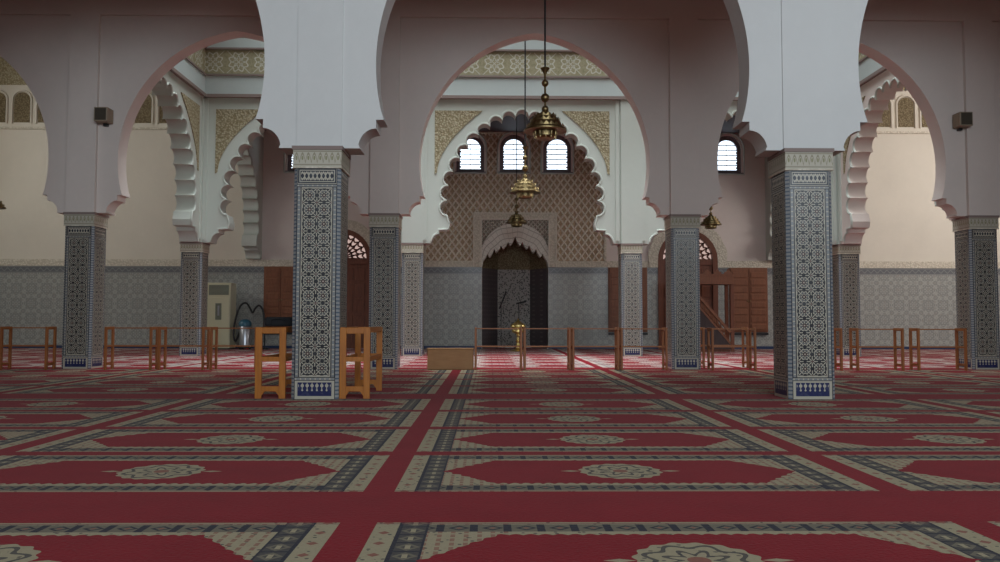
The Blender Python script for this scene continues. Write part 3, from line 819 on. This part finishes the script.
# ------------------------------------------------------------------ brass chandeliers
def make_chandelier(top=14.0):
    t = empty('brass_chandelier', (0, 0, 0), '', 'chandelier', 'brass chandeliers hung along the nave and aisles')
    body = MB().lathe([(.43,.0),(.44,.02),(.40,.05),(.36,.07),(.335,.15),(.325,.17),(.28,.19),(.265,.25),(.25,.27),(.20,.29),(.17,.33),(.12,.37),(.075,.40),(.06,.42),(.06,.43),(0,.43)], n=32)
    body.build('domed_shade', M_brass, t, smooth=35)
    for r_, z, cnt in ((.395, .045, 22), (.315, .17, 16), (.235, .27, 12)):
        cr = MB(); b = cr.b; rows = []
        for dr in (0, -.014):
            lo = [b.verts.new(((r_+dr)*math.cos(PI*k/cnt), (r_+dr)*math.sin(PI*k/cnt), z)) for k in range(2*cnt)]
            hi = [b.verts.new(((r_+dr*.6)*math.cos(PI*k/cnt), (r_+dr*.6)*math.sin(PI*k/cnt), z+(.085 if k % 2 else .02))) for k in range(2*cnt)]
            rows.append((lo, hi))
        (l0, h0), (l1, h1) = rows; N = 2*cnt
        for k in range(N):
            q = (k+1) % N
            for A, B_ in ((l0, h0), (h0, h1), (h1, l1), (l1, l0)): b.faces.new((A[k], A[q], B_[q], B_[k]))
        cr.build('cresting', M_brass, t)
    rim = MB().lathe([(.40,-.025),(.45,-.02),(.455,.0),(.45,.015),(.40,.01)], n=32); rim.build('brim', M_brass, t, smooth=35)
    basket = MB().lathe([(.235,-.01),(.245,-.05),(.24,-.13),(.20,-.17),(.12,-.185),(0,-.19)], n=24); bs = basket.build('lower_basket', M_brass, t, smooth=35)
    g = MB()
    for k in range(12):
        a = 2*PI*k/12; g.bar((.25*math.cos(a), .25*math.sin(a), -.02), (.22*math.cos(a), .22*math.sin(a), -.17), .012)
    g.build('basket_ribs', M_brass, bs)
    ball = lambda r_, z: [(0, z-r_)]+[(r_*math.sin(PI*k/8), z-r_*math.cos(PI*k/8)) for k in range(1, 8)]+[(0, z+r_)]
    for r_, z in ((.075, .46), (.095, .70), (.075, 1.01)):
        MB().lathe(ball(r_, z), n=16).build('ball', M_brass, t, smooth=50)
    MB().lathe([(.03,1.20),(.04,1.24),(.09,1.31),(.10,1.33),(.03,1.34)], n=16).build('cup', M_brass, t, smooth=40)
    MB().bar((0, 0, .42), (0, 0, 1.34), .022, 8).build('stem', M_brass, t)
    return t
def cable(t, length):
    MB().bar((0, 0, 1.33), (0, 0, length), .020, 8).build('hanging_chain', M_black, t)
lamp0 = make_chandelier()
spots = [(0, 16.95, 5.20, 9.45, 'largest nearest brass chandelier, hanging in the central arch before the right window', 1.0),
         (-.06, 24.9, 5.16, 14.5, 'brass chandelier hanging in the nave between the middle and far arcades, second nearest', 1.06),
         (-.04, 33.0, 5.20, 9.64, 'smallest brass chandelier, hanging right in front of the prayer niche frame', .95),
         (7.80, 32.7, 5.12, 9.64, 'brass chandelier hanging beside the arched door on the right, above the pulpit', .95),
         (-18.78, 29.0, 5.2, 14.5, 'brass chandelier cut off by the left edge of the photo', 1.0)]
lamps = []
for i, (x, y, z, top, lb, sc) in enumerate(spots):
    o = lamp0 if i == 0 else copy_tree(lamp0, (x, y, z), lb)
    o.location = Vector((x, y, z))*S; o['label'] = lb; o.scale = (sc,)*3
    lamps.append((o, (top-z)/sc))
for o, L_ in lamps: cable(o, L_)

# ------------------------------------------------------------------ pulpit (minbar)
t = empty('pulpit', (7.55, 33.0, 0), 'dark carved wooden pulpit with stair and crenellated gate, beside the right arched door', 'pulpit')
def beam_cren(x0, x1, y0, y1, z0):
    m = MB().box(x0, x1, y0, y1, z0, z0+.34)
    m.box(x0-.04, x1+.04, y0-.03, y1+.03, z0-.04, z0+.03); m.box(x0-.04, x1+.04, y0-.03, y1+.03, z0+.30, z0+.37)
    n = 5
    for k in range(n):
        xc = x0+(k+.5)*(x1-x0)/n; w = (x1-x0)/n*.36
        m.xz([(xc-w, z0+.36), (xc-w, z0+.44), (xc-w*.5, z0+.46), (xc, z0+.58), (xc+w*.5, z0+.46), (xc+w, z0+.44), (xc+w, z0+.36)], y0+.02, y0+.08)
    return m
beam_cren(-1.0, 1.1, -.45, .45, 2.75).build('crenellated_canopy', M_shut, t)
for x in (-1.0, 1.0):
    for y in (-.42, .34): MB().box(x-.02, x+.12, y, y+.1, 0, 2.76).build('post', M_cedar, t, bevel=.01)
for y in (-.43, .39):
    MB().xz([(-.95, .12), (-.95, 2.25), (-.72, 2.25), (.95, .30), (.95, .12)], y, y+.05).build('side_panel', M_dark, t)
    m = MB(); m.bar((-.72, y+.02, 2.72), (.95, y+.02, .78), .075); m.bar((-.72, y+.02, 2.30), (.95, y+.02, .34), .05)
    m.build('handrail', M_shut, t)
    m = MB()
    for k in range(11):
        q = k/10; x = -.70+1.6*q; z = 2.28-1.92*q; m.bar((x, y+.02, z), (x, y+.02, z+.42), .022, 6)
    m.build('balusters', M_shut, t)
for k in range(8): MB().box(-.76+k*.21, -.52+k*.21, -.38, .38, 0, 2.1-k*.24).build('step', M_cedar, t)

# ------------------------------------------------------------------ brass burner before the niche
t = empty('brass_censer', (.03, 33.2, 0), 'tall polished brass censer on a foot, standing before the prayer niche', 'censer')
MB().lathe([(.27,0),(.28,.02),(.24,.04),(.12,.07),(.06,.12),(.045,.20),(.075,.24),(.05,.28),(.045,.36),(.08,.42),(.05,.47),(.04,.58),(.06,.62),(.05,.66),(.10,.70)], n=24).build('pedestal', M_gold, t, smooth=35)
MB().lathe([(.10,.70),(.20,.74),(.21,.80),(.19,.86),(.23,.89),(.235,.93),(.18,.96)], n=24).build('bowl', M_gold, t, smooth=35)
MB().lathe([(.23,.93),(.26,.97),(.25,1.04),(.17,1.10),(.12,1.12),(.10,1.16),(.05,1.20),(.02,1.24),(.03,1.27),(0,1.30)], n=24).build('lid', M_gold, t, smooth=35)

t.scale = (1.22, 1.22, 1.02)
# microphones
def mic(loc, h, lean, label, boom):
    t = empty('microphone_stand', loc, label, 'microphone stand', 'microphone stands in the prayer niche')
    m = MB()
    for k in range(3):
        a = 2*PI*k/3+.4; m.bar((0, 0, .12), (.3*math.cos(a), .3*math.sin(a), .015), .014, 6)
    m.build('tripod_foot', M_black, t)
    MB().bar((0, 0, .05), (0, 0, h), .016, 8).build('pole', M_black, t)
    MB().bar((-boom*.4, 0, h-lean*.4), (boom, 0, h+lean), .034, 8).build('boom', M_black, t)
    MB().lathe([(0,-.05),(.035,-.03),(.045,.03),(.03,.06),(0,.07)], boom, 0, 12, h+lean).build('microphone', M_black, t, smooth=50)
mic((-.62, RB-.35, 0), 1.95, .50, 'black microphone stand with long steep boom, left inside the prayer niche', .20)
mic((.18, RB+.25, 0), 2.02, .06, 'black microphone stand with short level arm, right inside the prayer niche', .28)

# ------------------------------------------------------------------ floor-standing air conditioner
t = empty('air_conditioner', (-12.60, 35.1, 0), 'cream floor-standing air conditioner cabinet against the tiled wall on the left', 'air conditioner')
MB().box(-.50, .50, -.35, .45, .04, 2.82).build('cabinet', M_acw, t, bevel=.03)
MB().box(-.42, .42, -.365, -.34, 2.30, 2.72).build('air_vent', M_acg, t)
MB().box(-.46, .46, -.372, -.34, .20, 2.20).build('front_panel', M_acw, t, bevel=.015)
MB().box(-.13, .13, -.385, -.36, 1.25, 1.95).build('control_panel', M_acg, t, bevel=.01)
MB().box(-.03, .05, -.40, -.38, 1.42, 1.85).build('display', M_steel, t)
MB().box(-.47, .47, -.32, .42, 0, .05).build('plinth', M_black, t)

# vacuum cleaner
t = empty('vacuum_cleaner', (-11.42, 34.6, 0), 'steel drum vacuum cleaner with blue head and black hose, right of the air conditioner', 'vacuum cleaner')
MB().lathe([(.20,.10),(.225,.12),(.23,.95),(.21,.98)], n=24).build('drum', M_steel, t, smooth=35)
MB().lathe([(.22,.96),(.26,.99),(.26,1.12),(.20,1.22),(.10,1.27),(0,1.28)], n=24).build('motor_head', M_blue, t, smooth=35)
MB().box(-.24, .24, -.22, .22, .06, .12).build('trolley', M_black, t, bevel=.02)
for k in range(4):
    a = PI/4+PI/2*k; MB().lathe([(0,-.06),(.05,-.04),(.06,0),(.05,.04),(0,.06)], .21*math.cos(a), .21*math.sin(a), 10, .06).build('castor', M_redp if k == 3 else M_black, t, smooth=50)
hose = []
ctrl = [(-.22,0,.75),(-.42,.05,.35),(-.50,.08,.75),(-.42,.08,1.35),(-.22,.06,1.85),(.02,.03,1.95),(.20,0,1.72),(.30,0,1.55),(.42,0,1.75),(.58,0,1.85),(.74,0,1.62),(.80,0,1.1),(.82,0,.3)]
for i in range(len(ctrl)-1):
    p0, p1, p2, p3 = [Vector(ctrl[min(max(j, 0), len(ctrl)-1)]) for j in (i-1, i, i+1, i+2)]
    for k in range(6):
        q = k/6; hose.append(.5*((2*p1)+(p2-p0)*q+(2*p0-5*p1+4*p2-p3)*q*q+(3*p1-p0-3*p2+p3)*q**3))
hose.append(Vector(ctrl[-1]))
MB().tube(hose, .042, 8).build('hose', M_black, t, smooth=60)
MB().box(.66, .98, -.1, .1, 0, .08).build('floor_nozzle', M_black, t, bevel=.02)
MB().bar((.82, 0, .06), (.82, 0, 1.2), .03, 8).build('wand', M_black, t)

# ------------------------------------------------------------------ loudspeakers on the middle arcade
def speaker(x, label, sx):
    t = empty('wall_speaker', (x, R2, 6.20), label, 'loudspeaker', 'loudspeakers on the middle arcade')
    MB().box(-.17, .17, -.26, .08, 0, .36).build('case', M_spk, t, bevel=.015)
    MB().box(-.135, .135, -.275, -.255, .03, .33).build('grille', M_grl, t)
    MB().box(-.05, .05, -.0, .10, -.06, .03).build('bracket', M_black, t)
speaker(-10.92, 'small beige box loudspeaker high on the left pier of the middle arcade', 1)
speaker(10.98, 'small beige box loudspeaker high on the right pier of the middle arcade', -1)
